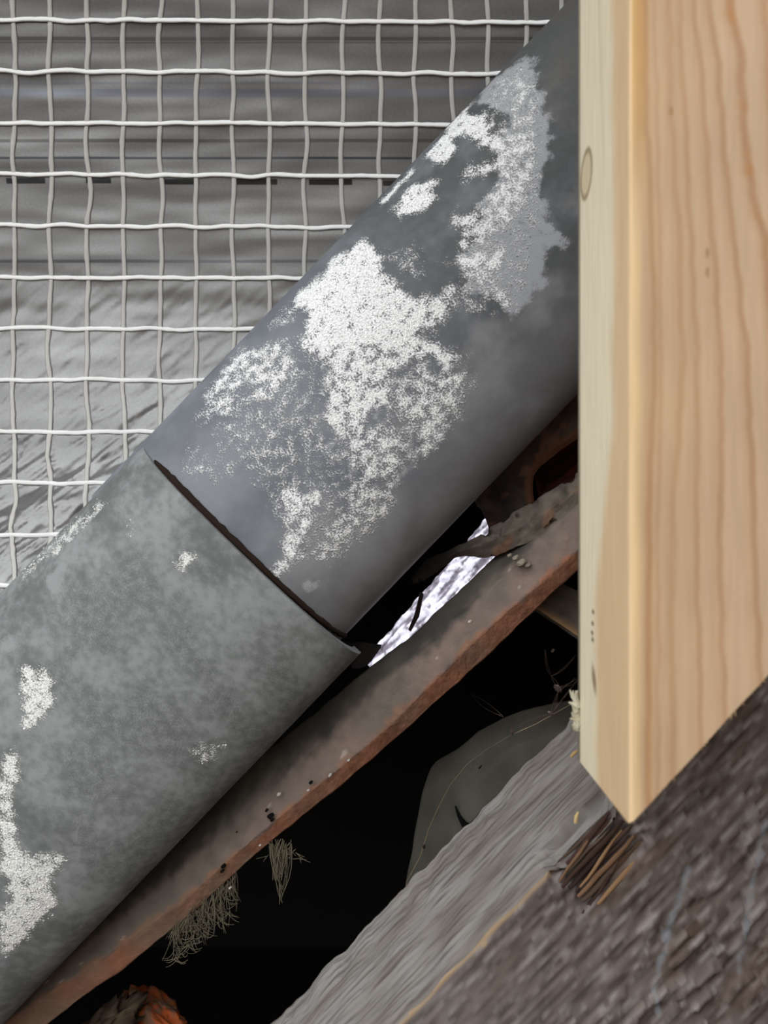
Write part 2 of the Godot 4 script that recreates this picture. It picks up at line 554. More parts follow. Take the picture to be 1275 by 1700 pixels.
func ridge_tile(k: int, o: Node3D, a0: float, half_width: float, rise: float, s0: float, s1: float, thick: float, power: float) -> void:
	# the arc of the tile, looked up by length across it
	var steps := 240
	var arc := PackedVector2Array()
	var run := PackedFloat32Array()
	for i in steps + 1:
		var t := PI * i / steps
		var c := cos(t)
		var s := sin(t)
		arc.append(Vector2(a0 + half_width * signf(c) * pow(absf(c), 2.0 / power), rise * pow(absf(s), 2.0 / power)))
		run.append(0.0 if i == 0 else run[i - 1] + arc[i].distance_to(arc[i - 1]))
	var whole := run[steps]
	var outer := func(t: float) -> Vector2:   # t = millimetres of arc in metres
		var lo := clampi(run.bsearch(t), 1, steps)
		return arc[lo - 1].lerp(arc[lo], clampf((t - run[lo - 1]) / maxf(run[lo] - run[lo - 1], 1e-9), 0.0, 1.0))
	# ---- stains, in the tile's own measure
	var w := 1536
	var h := 640
	var length := s1 - s0
	var lw := 384
	var lh := 160
	var masks := [Image.create(lw, lh, false, Image.FORMAT_L8), Image.create(lw, lh, false, Image.FORMAT_L8)]
	for row in stains():
		if row[0] != k:
			continue
		var poly := PackedVector2Array()
		var box := Rect2()
		for q in row[3].size() / 2:
			var p := Vector2((row[3][2 * q] * 0.001 - s0) / length * lw, row[3][2 * q + 1] * 0.001 / whole * lh)
			poly.append(p)
			box = Rect2(p, Vector2.ZERO) if q == 0 else box.expand(p)
		for y in range(maxi(int(box.position.y), 0), mini(int(box.end.y) + 2, lh)):
			for x in range(maxi(int(box.position.x), 0), mini(int(box.end.x) + 2, lw)):
				if Geometry2D.is_point_in_polygon(Vector2(x + 0.5, y + 0.5), poly):
					var was: float = masks[row[1]].get_pixel(x, y).r
					masks[row[1]].set_pixel(x, y, Color(maxf(was, row[2]), 0, 0))
	for mk in masks:
		mk.resize(lw / 5, lh / 5, Image.INTERPOLATE_BILINEAR)
		mk.resize(w, h, Image.INTERPOLATE_CUBIC)
	var crust: PackedByteArray = masks[0].get_data()
	var thick_salt: PackedByteArray = masks[0].get_data()
	var film: PackedByteArray = masks[1].get_data()
	var fine := noise_bytes(w, h, 0.26, 31 + k, 2)
	var med := noise_bytes(w, h, 0.045, 41 + k, 3)
	var big := noise_bytes(w, h, 0.007, 51 + k, 4)
	var tiny := noise_bytes(w, h, 0.42, 61 + k, 1)
	var data := PackedByteArray()
	data.resize(w * h * 3)
	var bump := PackedByteArray()
	bump.resize(w * h)
	var base := Vector3(80, 82, 84) if k == 0 else Vector3(106, 109, 108)
	var pale := Vector3(168, 170, 174) if k == 0 else Vector3(160, 164, 164)
	var salt := Vector3(238, 238, 238) if k == 0 else Vector3(225, 225, 220)
	var n := 0
	for q in w * h:
		var f := fine[q] / 255.0 - 0.5
		var d := med[q] / 255.0 - 0.5
		var b := big[q] / 255.0 - 0.5
		var g := tiny[q] / 255.0 - 0.5
		var m := crust[q] / 255.0
		var c := 0.0
		if m > 0.02:
			c = smoothstep(0.40, 0.62, m + f * 1.15 + d * 0.95 + g * 0.40 - 0.05) * smoothstep(0.02, 0.12, m)
		var fm := film[q] / 255.0
		var s := 0.0
		if fm > 0.02:
			s = smoothstep(0.20, 0.85, fm + d * (0.9 if k == 0 else 0.4) + f * 0.5) * (0.85 if k == 0 else 0.6) * smoothstep(0.02, 0.15, fm)
		if k == 0:
			s = maxf(s, smoothstep(-0.25, 0.40, b + d * 0.15 + (0.32 - float(q % w) / w) * 0.8) * 0.34)
		else:
			s = maxf(s, smoothstep(-0.38, 0.46, b * 0.9 + d * 0.55 + f * 0.22) * 0.55)
		var col := base * (1.0 + b * 0.12 + d * 0.10 + g * 0.06)
		if k == 0:
			col += Vector3(-3.0, 0.0, 6.0) * b
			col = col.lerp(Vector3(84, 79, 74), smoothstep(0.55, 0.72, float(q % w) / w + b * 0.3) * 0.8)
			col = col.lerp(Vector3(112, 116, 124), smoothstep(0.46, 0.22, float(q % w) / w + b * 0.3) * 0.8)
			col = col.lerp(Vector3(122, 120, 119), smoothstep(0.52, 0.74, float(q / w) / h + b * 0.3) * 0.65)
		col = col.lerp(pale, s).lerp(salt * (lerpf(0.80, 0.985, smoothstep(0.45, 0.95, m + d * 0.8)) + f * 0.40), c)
		data[n] = clampi(int(col.x), 0, 255)
		data[n + 1] = clampi(int(col.y), 0, 255)
		data[n + 2] = clampi(int(col.z), 0, 255)
		n += 3
		bump[q] = clampi(int(60.0 + 120.0 * c * (0.6 + 0.8 * (g + 0.5)) + 18.0 * s + 10.0 * g), 0, 255)
		crust[q] = int(c * 255.0)
	var mat := StandardMaterial3D.new()
	mat.albedo_texture = ImageTexture.create_from_image(Image.create_from_data(w, h, false, Image.FORMAT_RGB8, data))
	var relief := Image.create_from_data(w, h, false, Image.FORMAT_L8, bump)
	relief.bump_map_to_normal_map(3.0)
	mat.normal_enabled = true
	mat.normal_texture = ImageTexture.create_from_image(relief)
	mat.normal_scale = 0.8
	mat.roughness = 0.62
	mat.metallic_specular = 0.42
	mat.texture_repeat = false
	# ---- the shell: outside, rounded lips, inside, both ends closed
	var acc := fresh()
	var ring_pt := func(u: float, s: float) -> Vector3:
		var inset := 0.0
		var p: Vector2
		if u < 0.7:
			p = outer.call(u / 0.7 * whole)
			if k == 1:      # the flange along its upper side steps down from the crown
				p -= (p - Vector2(a0, 0.0)).normalized() * 0.0022 * smoothstep(0.056, 0.050, u / 0.7 * whole)
		else:
			var t: float = (1.0 - (u - 0.7) / 0.3) * whole
			p = outer.call(t)
			var mid := Vector2(a0, 0.0)
			p = mid + (p - mid) * Vector2((half_width - thick) / half_width, (rise - thick) / rise)
		var e: float = minf(s - s0, s1 - s)
		if e < 0.003 and u < 0.7:
			inset = (0.003 - e) * 0.35
		return Vector3(s, p.x, p.y - inset)
	add_grid(acc, 150, 130, func(u, v): return ring_pt.call(u, lerpf(s0, s1, v)), Color.WHITE, true, true, null,
		func(_p, u, v): return Vector2(v, u / 0.7) if u <= 0.7 else Vector2(v, 0.985))
	for e in [s0, s1]:
		add_grid(acc, 60, 1, func(u, v):
			var a: Vector3 = ring_pt.call(u * 0.699, e)
			var b: Vector3 = ring_pt.call(1.0 - u * 0.299, e)
			return a.lerp(b, v), Color.WHITE, e < 0.0, false, null, func(_p, _u, _v): return Vector2(0.5, 0.985))
	commit("shell", acc, mat, o)
	# ---- grains of salt standing on the crust
	var places: Array[Transform3D] = []
	var tones := PackedColorArray()
	var rng := RandomNumberGenerator.new()
	rng.seed = 700 + k
	for tries in 60000:
		var x := rng.randi_range(0, w - 1)
		var y := rng.randi_range(0, h - 1)
		if crust[y * w + x] < 150 or rng.randf() < 0.35:
			continue
		var bright := (lerpf(0.34, 0.92, smoothstep(90.0, 235.0, float(thick_salt[y * w + x]))) * rng.randf_range(0.75, 1.08)) if k == 0 else rng.randf_range(0.42, 0.80)
		tones.append(Color(bright, bright, bright * 0.99))
		var t := (y + 0.5) / h * whole
		var p: Vector2 = outer.call(t)
		var p2: Vector2 = outer.call(minf(t + 0.002, whole))
		var tang := (p2 - p).normalized()
		var nor := Vector3(0.0, -tang.y, tang.x)
		if nor.z < 0.0:
			nor = -nor
		var r := rng.randf_range(0.0004, 0.0010)
		var bx := Basis(Vector3.RIGHT, Vector3(0, tang.x, tang.y), nor).rotated(nor, rng.randf() * TAU)
		places.append(Transform3D(bx.scaled_local(Vector3(r, r * rng.randf_range(0.7, 1.2), r * 0.55)), Vector3(s0 + (x + 0.5) / w * length, p.x, p.y)))
	var ball := SphereMesh.new()
	ball.radius = 1.0
	ball.height = 2.0
	ball.radial_segments = 6
	ball.rings = 3
	var mm := MultiMesh.new()
	mm.transform_format = MultiMesh.TRANSFORM_3D
	mm.use_colors = true
	mm.mesh = ball
	mm.instance_count = places.size()
	for i in places.size():
		mm.set_instance_transform(i, places[i])
		mm.set_instance_color(i, tones[i])
	var mi := MultiMeshInstance3D.new()
	mi.name = "salt_crust"
	mi.multimesh = mm
	mi.material_override = painted(0.8)
	mi.set_meta("kind", "stuff")
	mi.set_meta("label", "white crystalline salt crust")
	o.add_child(mi)


func ridge_tiles() -> void:
	var turn := Basis(AXIS.normalized(), ACROSS.normalized(), Vector3.BACK)
	var o := thing("ridge_tile", "upper grey arched ridge tile with large blotches of white salt crust", "roof tile", Vector3(0, 0, -0.710))
	o.basis = turn
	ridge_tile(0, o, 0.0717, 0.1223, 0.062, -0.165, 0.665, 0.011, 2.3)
	o = thing("ridge_tile", "lower mottled grey ridge tile lapping over the other, few white patches at its left", "roof tile", Vector3(0, 0, -0.704))
	o.basis = turn
	var shade_arc := fresh()  # dark bead put where the lapping tile leaves a shadow
	var path := PackedVector3Array()
	var rad := PackedFloat32Array()
	for i in 61:
		var t := PI * (0.235 + 0.725 * i / 60.0)
		var c := cos(t)
		path.append(Vector3(-0.1010 + 0.0006 * rough.get_noise_1d(i * 0.9), 0.0717 + 0.1228 * signf(c) * pow(absf(c), 2.0 / 2.3), 0.0635 * pow(sin(t), 2.0 / 2.3) - 0.006))
		rad.append((0.0043 - 0.0020 * i / 60.0) * (0.9 + 0.3 * rough.get_noise_1d(i * 0.7 + 40.0)) * smoothstep(-4.0, 8.0, float(i)))
	add_tube(shade_arc, path, rad, 8, Color.WHITE)
	commit("joint_shade", shade_arc, plain(Color(0.17, 0.125, 0.10), 1.0), o, Vector3.ZERO, "dark brown bead standing in for the shadow along the joint")
	ridge_tile(1, o, 0.0607, 0.1315, 0.070, -0.765, -0.1025, 0.0085, 2.3)


# ---------------------------------------------------------------- the clay tile along the ridge tiles

func clay_strip() -> void:
	var relief := bumpy()
	var o := thing("clay_tile", "long reddish brown clay tile edge running diagonally below the grey ridge tiles", "roof tile", at(600, 1200, 0.72))
	# stations from lower left to upper right
	var lower := [Vector3(-160, 1875, 0.735), Vector3(100, 1684, 0.73), Vector3(281, 1547, 0.725), Vector3(437, 1409, 0.72), Vector3(640, 1241, 0.715), Vector3(800, 1097, 0.71), Vector3(955, 948, 0.71), Vector3(1160, 752, 0.71)]
	var lip := [Vector3(-160, 1815, 0.730), Vector3(150, 1602, 0.725), Vector3(301, 1496, 0.718), Vector3(430, 1384, 0.713), Vector3(640, 1209, 0.707), Vector3(790, 1062, 0.702), Vector3(955, 916, 0.702), Vector3(1160, 720, 0.702)]
	var face := [Vector3(-200, 1800, 0.745), Vector3(75, 1617, 0.74), Vector3(230, 1497, 0.733), Vector3(390, 1363, 0.727), Vector3(600, 1170, 0.718), Vector3(745, 1045, 0.712), Vector3(900, 893, 0.712), Vector3(1120, 700, 0.712)]
	var top := [Vector3(-240, 1770, 0.775), Vector3(40, 1590, 0.77), Vector3(190, 1462, 0.765), Vector3(352, 1322, 0.758), Vector3(580, 1135, 0.746), Vector3(700, 1040, 0.742), Vector3(880, 868, 0.742), Vector3(1090, 680, 0.742)]
	var back := [Vector3(-240, 1790, 0.80), Vector3(60, 1610, 0.80), Vector3(215, 1490, 0.795), Vector3(380, 1350, 0.79), Vector3(600, 1165, 0.785), Vector3(730, 1060, 0.78), Vector3(900, 895, 0.78), Vector3(1110, 705, 0.78)]
	var under := [Vector3(-165, 1870, 0.77), Vector3(95, 1678, 0.77), Vector3(276, 1541, 0.765), Vector3(432, 1403, 0.76), Vector3(635, 1235, 0.755), Vector3(795, 1091, 0.75), Vector3(950, 943, 0.75), Vector3(1155, 748, 0.75)]
	var acc := fresh()
	rails_bar(acc, [top, face, lip, lower, under, back], 14, 260, func(p, u, v):
		var n: float = rough.get_noise_3d(p.x * 60.0, p.y * 60.0, p.z * 60.0)
		var n2: float = coarse.get_noise_3d(p.x * 14.0, p.y * 14.0, p.z * 14.0)
		var x: float = u * 6.0 + n * 0.25 + n2 * 0.30
		var grey := lin(66, 64, 60).lerp(lin(92, 86, 78), n2 * 0.6 + 0.4)
		var brown := lin(122, 106, 97).lerp(lin(106, 98, 90), clampf(n2 + 0.5 + (0.5 - v) * 1.2, 0.0, 1.0))
		var orange := lin(140, 96, 74).lerp(lin(122, 98, 82), clampf(n2 * 1.2 + 0.4 + (0.45 - v) * 1.2, 0.0, 1.0))
		var c := grey.lerp(brown, smoothstep(0.60, 1.25, x))
		c = c.lerp(orange, smoothstep(1.80, 2.05, x))
		if n > 0.62 and x > 1.2 and x < 2.2:
			c = c.lerp(lin(190, 182, 175), 0.35)
		return c * (1.0 + n * 0.22),
		func(p, _u, _v): return 0.0011 * rough.get_noise_3d(p.x * 45.0, p.y * 45.0, p.z * 45.0) + 0.0016 * coarse.get_noise_3d(p.x * 15.0, p.y * 15.0, p.z * 15.0), true, false)
	commit("body", acc, painted(0.85, relief), o, o.position)
	# specks of soot and lime stuck to its face
	var soot := plain(Color(0.05, 0.045, 0.04))
	for s in [[449, 1354, 0.715, 0.0032], [443, 1345, 0.716, 0.0018], [452, 1361, 0.714, 0.002], [371, 1438, 0.718, 0.0026], [369, 1446, 0.717, 0.002], [516, 1299, 0.711, 0.002], [393, 1381, 0.722, 0.001]]:
		var a2 := fresh()
		var mid := at(s[0], s[1], s[2] - 0.0035)
		add_lump(a2, mid, Basis(Vector3.BACK, 0.7), Vector3(s[3], s[3] * 0.6, s[3] * 0.7), 0.6, 2.0, func(_p, _u, _v): return Color.WHITE, s[0], 10, 6)
		commit("soot_speck", a2, soot, o, o.position)
	var lime := plain(Color(0.72, 0.69, 0.66))
	for s in [[463, 1319, 0.715, 0.0022], [780, 1032, 0.702, 0.002], [512, 1312, 0.709, 0.0015], [548, 1287, 0.708, 0.0018], [579, 1262, 0.707, 0.0016], [432, 1403, 0.712, 0.0014], [382, 1474, 0.714, 0.0016]]:
		var a2 := fresh()
		add_lump(a2, at(s[0], s[1], s[2] - 0.002), Basis(Vector3.BACK, 0.7), Vector3(s[3], s[3] * 0.6, s[3] * 0.6), 0.5, 2.0, func(_p, _u, _v): return Color.WHITE, s[1], 10, 6)
		commit("lime_speck", a2, lime, o, o.position)


func bumpy() -> Texture2D:
	var n := FastNoiseLite.new()
	n.seed = 77
	n.frequency = 0.035
	n.fractal_octaves = 4
	var im := n.get_seamless_image(512, 512)
	im.bump_map_to_normal_map(4.0)
	return ImageTexture.create_from_image(im)


# ---------------------------------------------------------------- the weathered beam

func old_beam() -> void:
	var o := thing("old_beam", "weathered dark brown timber beam with rough grey top crossing the lower right corner", "beam", at(900, 1500, 0.55))
	var e := Vector3(0.697, 0.717, 0.0)          # along the grain
	var down := Vector3(0.717, -0.697, 0.0)      # down its face, to the right
	var top_back := Vector3(-0.012, 0.011, -0.112)   # from the arris to the far edge of the top
	var foot := Vector3(0.1209, -0.1949, -0.484)     # a point of the arris
	var ring := [Vector2(0, 1), Vector2(0, 0), Vector2(0.21, 0), Vector2(0.21, 1)]   # (down the face, towards the back)
	var place := func(u: float, v: float) -> Vector3:
		var s: float = lerpf(-0.62, 0.62, v)
		var x := u * 4.0
		var r := clampi(int(x + 1e-5), 0, 3)
		var a: Vector2 = ring[r]
		var b: Vector2 = ring[(r + 1) % 4]
		var q := a.lerp(b, clampf(x - r, 0.0, 1.0))
		var skew: Vector3 = top_back.lerp(Vector3(0.0, 0.0, -0.112), q.x / 0.21)
		return foot + e * s + down * q.x + skew * q.y + Vector3(0, 0, 0.02 * s * q.y)
	var local := func(p: Vector3) -> Vector3:     # along, down, back
		var d := p - foot
		return Vector3(d.dot(e), d.dot(down), -d.z)
	var acc := fresh()
	var chalk := [[1143, 1440, 1102, 1560], [1105, 1560, 1085, 1640], [1268, 1365, 1247, 1470], [1246, 1470, 1232, 1560], [1230, 1560, 1224, 1610], [1084, 1640, 1093, 1680], [1110, 1545, 1100, 1590]]
	var marks := []
	for c in chalk:
		marks.append([local.call(at(c[0], c[1], 0.485)), local.call(at(c[2], c[3], 0.485))])
	add_grid(acc, 4 * 90, 620, place, func(p, u, _v):
		var l: Vector3 = local.call(p)
		var n: float = grain.get_noise_2d(l.x * 15.0, (l.y - l.z) * 210.0)
		var n2: float = rough.get_noise_2d(l.x * 34.0 + 4.0, (l.y - l.z) * 230.0)
		var big: float = coarse.get_noise_2d(l.x * 9.0, (l.y - l.z) * 30.0)
		var c: Color
		if u < 0.25:
			c = lin(116, 109, 103).lerp(lin(136, 131, 127), clampf(big * 1.2 + 0.35 - l.x * 2.0, 0.0, 1.0)).lerp(lin(70, 62, 57), clampf(n * 1.2 + 0.05, 0.0, 0.7))
		else:
			c = lin(106, 95, 90).lerp(lin(64, 55, 50), clampf(n * 1.5 + 0.30, 0.0, 1.0)).lerp(lin(146, 139, 135), clampf(n2 * 2.0 - 0.15, 0.0, 0.75)).lerp(lin(88, 68, 56), clampf(big * 1.3 - 0.25, 0.0, 0.45))
			c = c.lerp(lin(118, 113, 112), clampf((-l.x - 0.02) * 3.0, 0.0, 0.35))
			for mk in marks:
				var ab: Vector3 = mk[1] - mk[0]
				var t := clampf((l - mk[0]).dot(ab) / ab.length_squared(), 0.0, 1.0)
				var dist: float = Vector2(l.x - mk[0].x - ab.x * t, l.y - mk[0].y - ab.y * t).length() + n2 * 0.0022
				c = c.lerp(lin(132, 138, 144), 0.5 * smoothstep(0.0024, 0.0004, dist))
		if absf(l.y) < 0.0016 + n2 * 0.0016 and l.z < 0.0016 and l.x < -0.03:
			c = c.lerp(lin(160, 134, 102), 0.7)
		return c,
		false, true, func(p, u, _v):
		var l: Vector3 = local.call(p)
		var n: float = grain.get_noise_2d(l.x * 15.0, (l.y - l.z) * 210.0)
		var n2: float = rough.get_noise_2d(l.x * 34.0 + 4.0, (l.y - l.z) * 230.0)
		var flake := smoothstep(0.12, 0.22, rough.get_noise_2d(l.x * 22.0 + 9.0, l.y * 95.0))
		var out := 0.0016 * -n + 0.0012 * n2 + 0.0026 * flake * smoothstep(0.04, 0.10, l.y)
		if u < 0.25:
			out = 0.0009 * -n + 0.002 * coarse.get_noise_2d(l.x * 20.0, l.z * 30.0)
			if l.z > 0.09:
				out += 0.003 * coarse.get_noise_2d(l.x * 40.0 + 3.0, 1.0)
		# a split under the corner of the new post: a pocket torn out along the grain
		var pocket := smoothstep(0.024, 0.014, absf(l.y - 0.011)) * smoothstep(0.034, 0.018, absf(l.x + 0.002 + n2 * 0.01)) 
		if u >= 0.2 and u < 0.5:
			out -= 0.0075 * pocket
			if l.y > 0.030 and l.y < 0.033:
				out -= 0.002 * smoothstep(0.10, 0.0, absf(l.x - 0.06))
		return out)
	for s in [0.0, 1.0]:
		var lid := PackedVector3Array()
		for r in 4:
			lid.append(place.call(r / 4.0, s))
		add_lid(acc, lid, e * (1.0 if s > 0.5 else -1.0), lin(110, 95, 82))
	commit("body", acc, painted(0.92), o, o.position)
	# the splinters left in the split
	var rng := RandomNumberGenerator.new()
	rng.seed = 41
	var tones := [lin(78, 62, 54), lin(66, 48, 40), lin(112, 86, 64), lin(72, 52, 43), lin(92, 76, 66), lin(60, 44, 37), lin(84, 64, 52), lin(58, 46, 40), lin(134, 104, 76)]
	for k in 18:
		var y := 0.0015 + 0.0019 * k
		var x0 := -0.036 + rng.randf_range(0.0, 0.016)
		var x1 := x0 + rng.randf_range(0.028, 0.058)
		var path := PackedVector3Array()
		var rad := PackedFloat32Array()
		for i in 7:
			var t := i / 6.0
			path.append(foot + e * lerpf(x0, x1, t) + down * (y + 0.0012 * sin(t * 3.0 + k)) + Vector3(0, 0, -0.0042 + rng.randf_range(-0.001, 0.001) + 0.004 * (1.0 - t) * (k % 3)))
			rad.append(0.0016 * (0.5 + 0.6 * sin(PI * clampf(t * 0.92 + 0.06, 0.0, 1.0)) + rng.randf_range(-0.15, 0.15)) * (0.7 + 0.5 * float(k % 2)))
		var a2 := fresh()
		add_tube(a2, path, rad, 5, tones[k % tones.size()], 0.6)
		commit("splinter", a2, painted(0.85), o, o.position, "torn reddish splinter in the split")


# ---------------------------------------------------------------- the new pine post

func pine_post() -> void:
	var o := thing("pine_post", "pale new pine post with pointed lower end in front of the old beam", "post", Vector3(0.1654, -0.146, -0.426))
	var x0 := 0.1151
	var x1 := 0.2155
	var zf := -0.376
	var zb := -0.4765
	var r := 0.0035
	# outline from the back left corner over the left face to the front, right and back faces
	var line := PackedVector2Array()
	for k in 13:
		line.append(Vector2(x0, lerpf(zb, zf - r, k / 12.0)))
	for k in 5:
		var t := PI / 2.0 * (k + 1) / 6.0
		line.append(Vector2(x0 + r - r * cos(t), zf - r + r * sin(t)))
	for k in 14:
		line.append(Vector2(lerpf(x0 + r, x1 - r, k / 13.0), zf))
	line.append(Vector2(x1 - r * 0.3, zf - r * 0.3))
	for k in 6:
		line.append(Vector2(x1, lerpf(zf - r, zb + r, k / 5.0)))
	for k in 6:
		line.append(Vector2(lerpf(x1 - r, x0, k / 5.0), zb))
	var run := PackedFloat32Array([0.0])
	for k in range(1, line.size()):
		run.append(run[k - 1] + line[k].distance_to(line[k - 1]))
	var n := line.size() - 1
	var foot := func(x: float) -> float:    # the slanting saw cut
		return -0.1466 + (x - x0) * 1.085 + 0.0007 * rough.get_noise_1d(x * 900.0)
	var f := func(u: float, v: float) -> Vector3:
		var k := clampi(int(u * n + 0.5), 0, n)
		var p := line[k]
		return Vector3(p.x, lerpf(foot.call(p.x), 0.60, pow(v, 1.3)), p.y)
	var acc := fresh()
	add_grid(acc, n, 60, f, Color.WHITE, false, true, null, func(p, u, _v):
		return Vector2(run[clampi(int(u * n + 0.5), 0, n)] / 0.42, (0.62 - p.y) / 0.80))
	var ring := PackedVector3Array()
	for k in n:
		ring.append(f.call(float(k) / n, 0.0))
	add_lid(acc, ring, Vector3(0.735, -0.678, 0), Color.WHITE, Vector2(0.4, 0.9))
	var m := StandardMaterial3D.new()
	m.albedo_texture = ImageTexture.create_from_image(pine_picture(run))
	m.roughness = 0.62
	m.metallic_specular = 0.35
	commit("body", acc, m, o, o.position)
	# fluff and fibres torn loose by the saw
	var fib := plain(Color(0.80, 0.78, 0.70), 0.9)
	var rng := RandomNumberGenerator.new()
	rng.seed = 8
	var a2 := fresh()
	for k in 34:
		var root := at(957 + rng.randf_range(0, 6), rng.randf_range(1165, 1215), 0.474)
		var tip := root + Vector3(rng.randf_range(-0.0055, 0.0005), rng.randf_range(0.0, 0.0085), rng.randf_range(-0.001, 0.004))
		add_tube(a2, PackedVector3Array([root, root.lerp(tip, 0.5) + Vector3(-0.0008, 0, 0), tip]), PackedFloat32Array([0.0012, 0.001, 0.0004]), 5, Color.WHITE)
	commit("wood_fibre", a2, fib, o, o.position, "tuft of pale wood fibre on the back edge")
	var a3 := fresh()
	for k in 70:
		var x := rng.randf_range(x0 + 0.012, x1)
		var z := rng.randf_range(zf - 0.003, zf)
		var root := Vector3(x, foot.call(x), z)
		var tip := root + Vector3(rng.randf_range(-0.0004, 0.0012), -rng.randf_range(0.0003, 0.0022), rng.randf_range(-0.0005, 0.0008))
		add_tube(a3, PackedVector3Array([root + Vector3(0, 0.001, -0.0006), root, tip]), PackedFloat32Array([0.0006, 0.0005, 0.0001]), 4, Color.WHITE)
	commit("saw_fray", a3, plain(Color(0.62, 0.52, 0.38)), o, o.position, "frayed fibres along the saw cut")


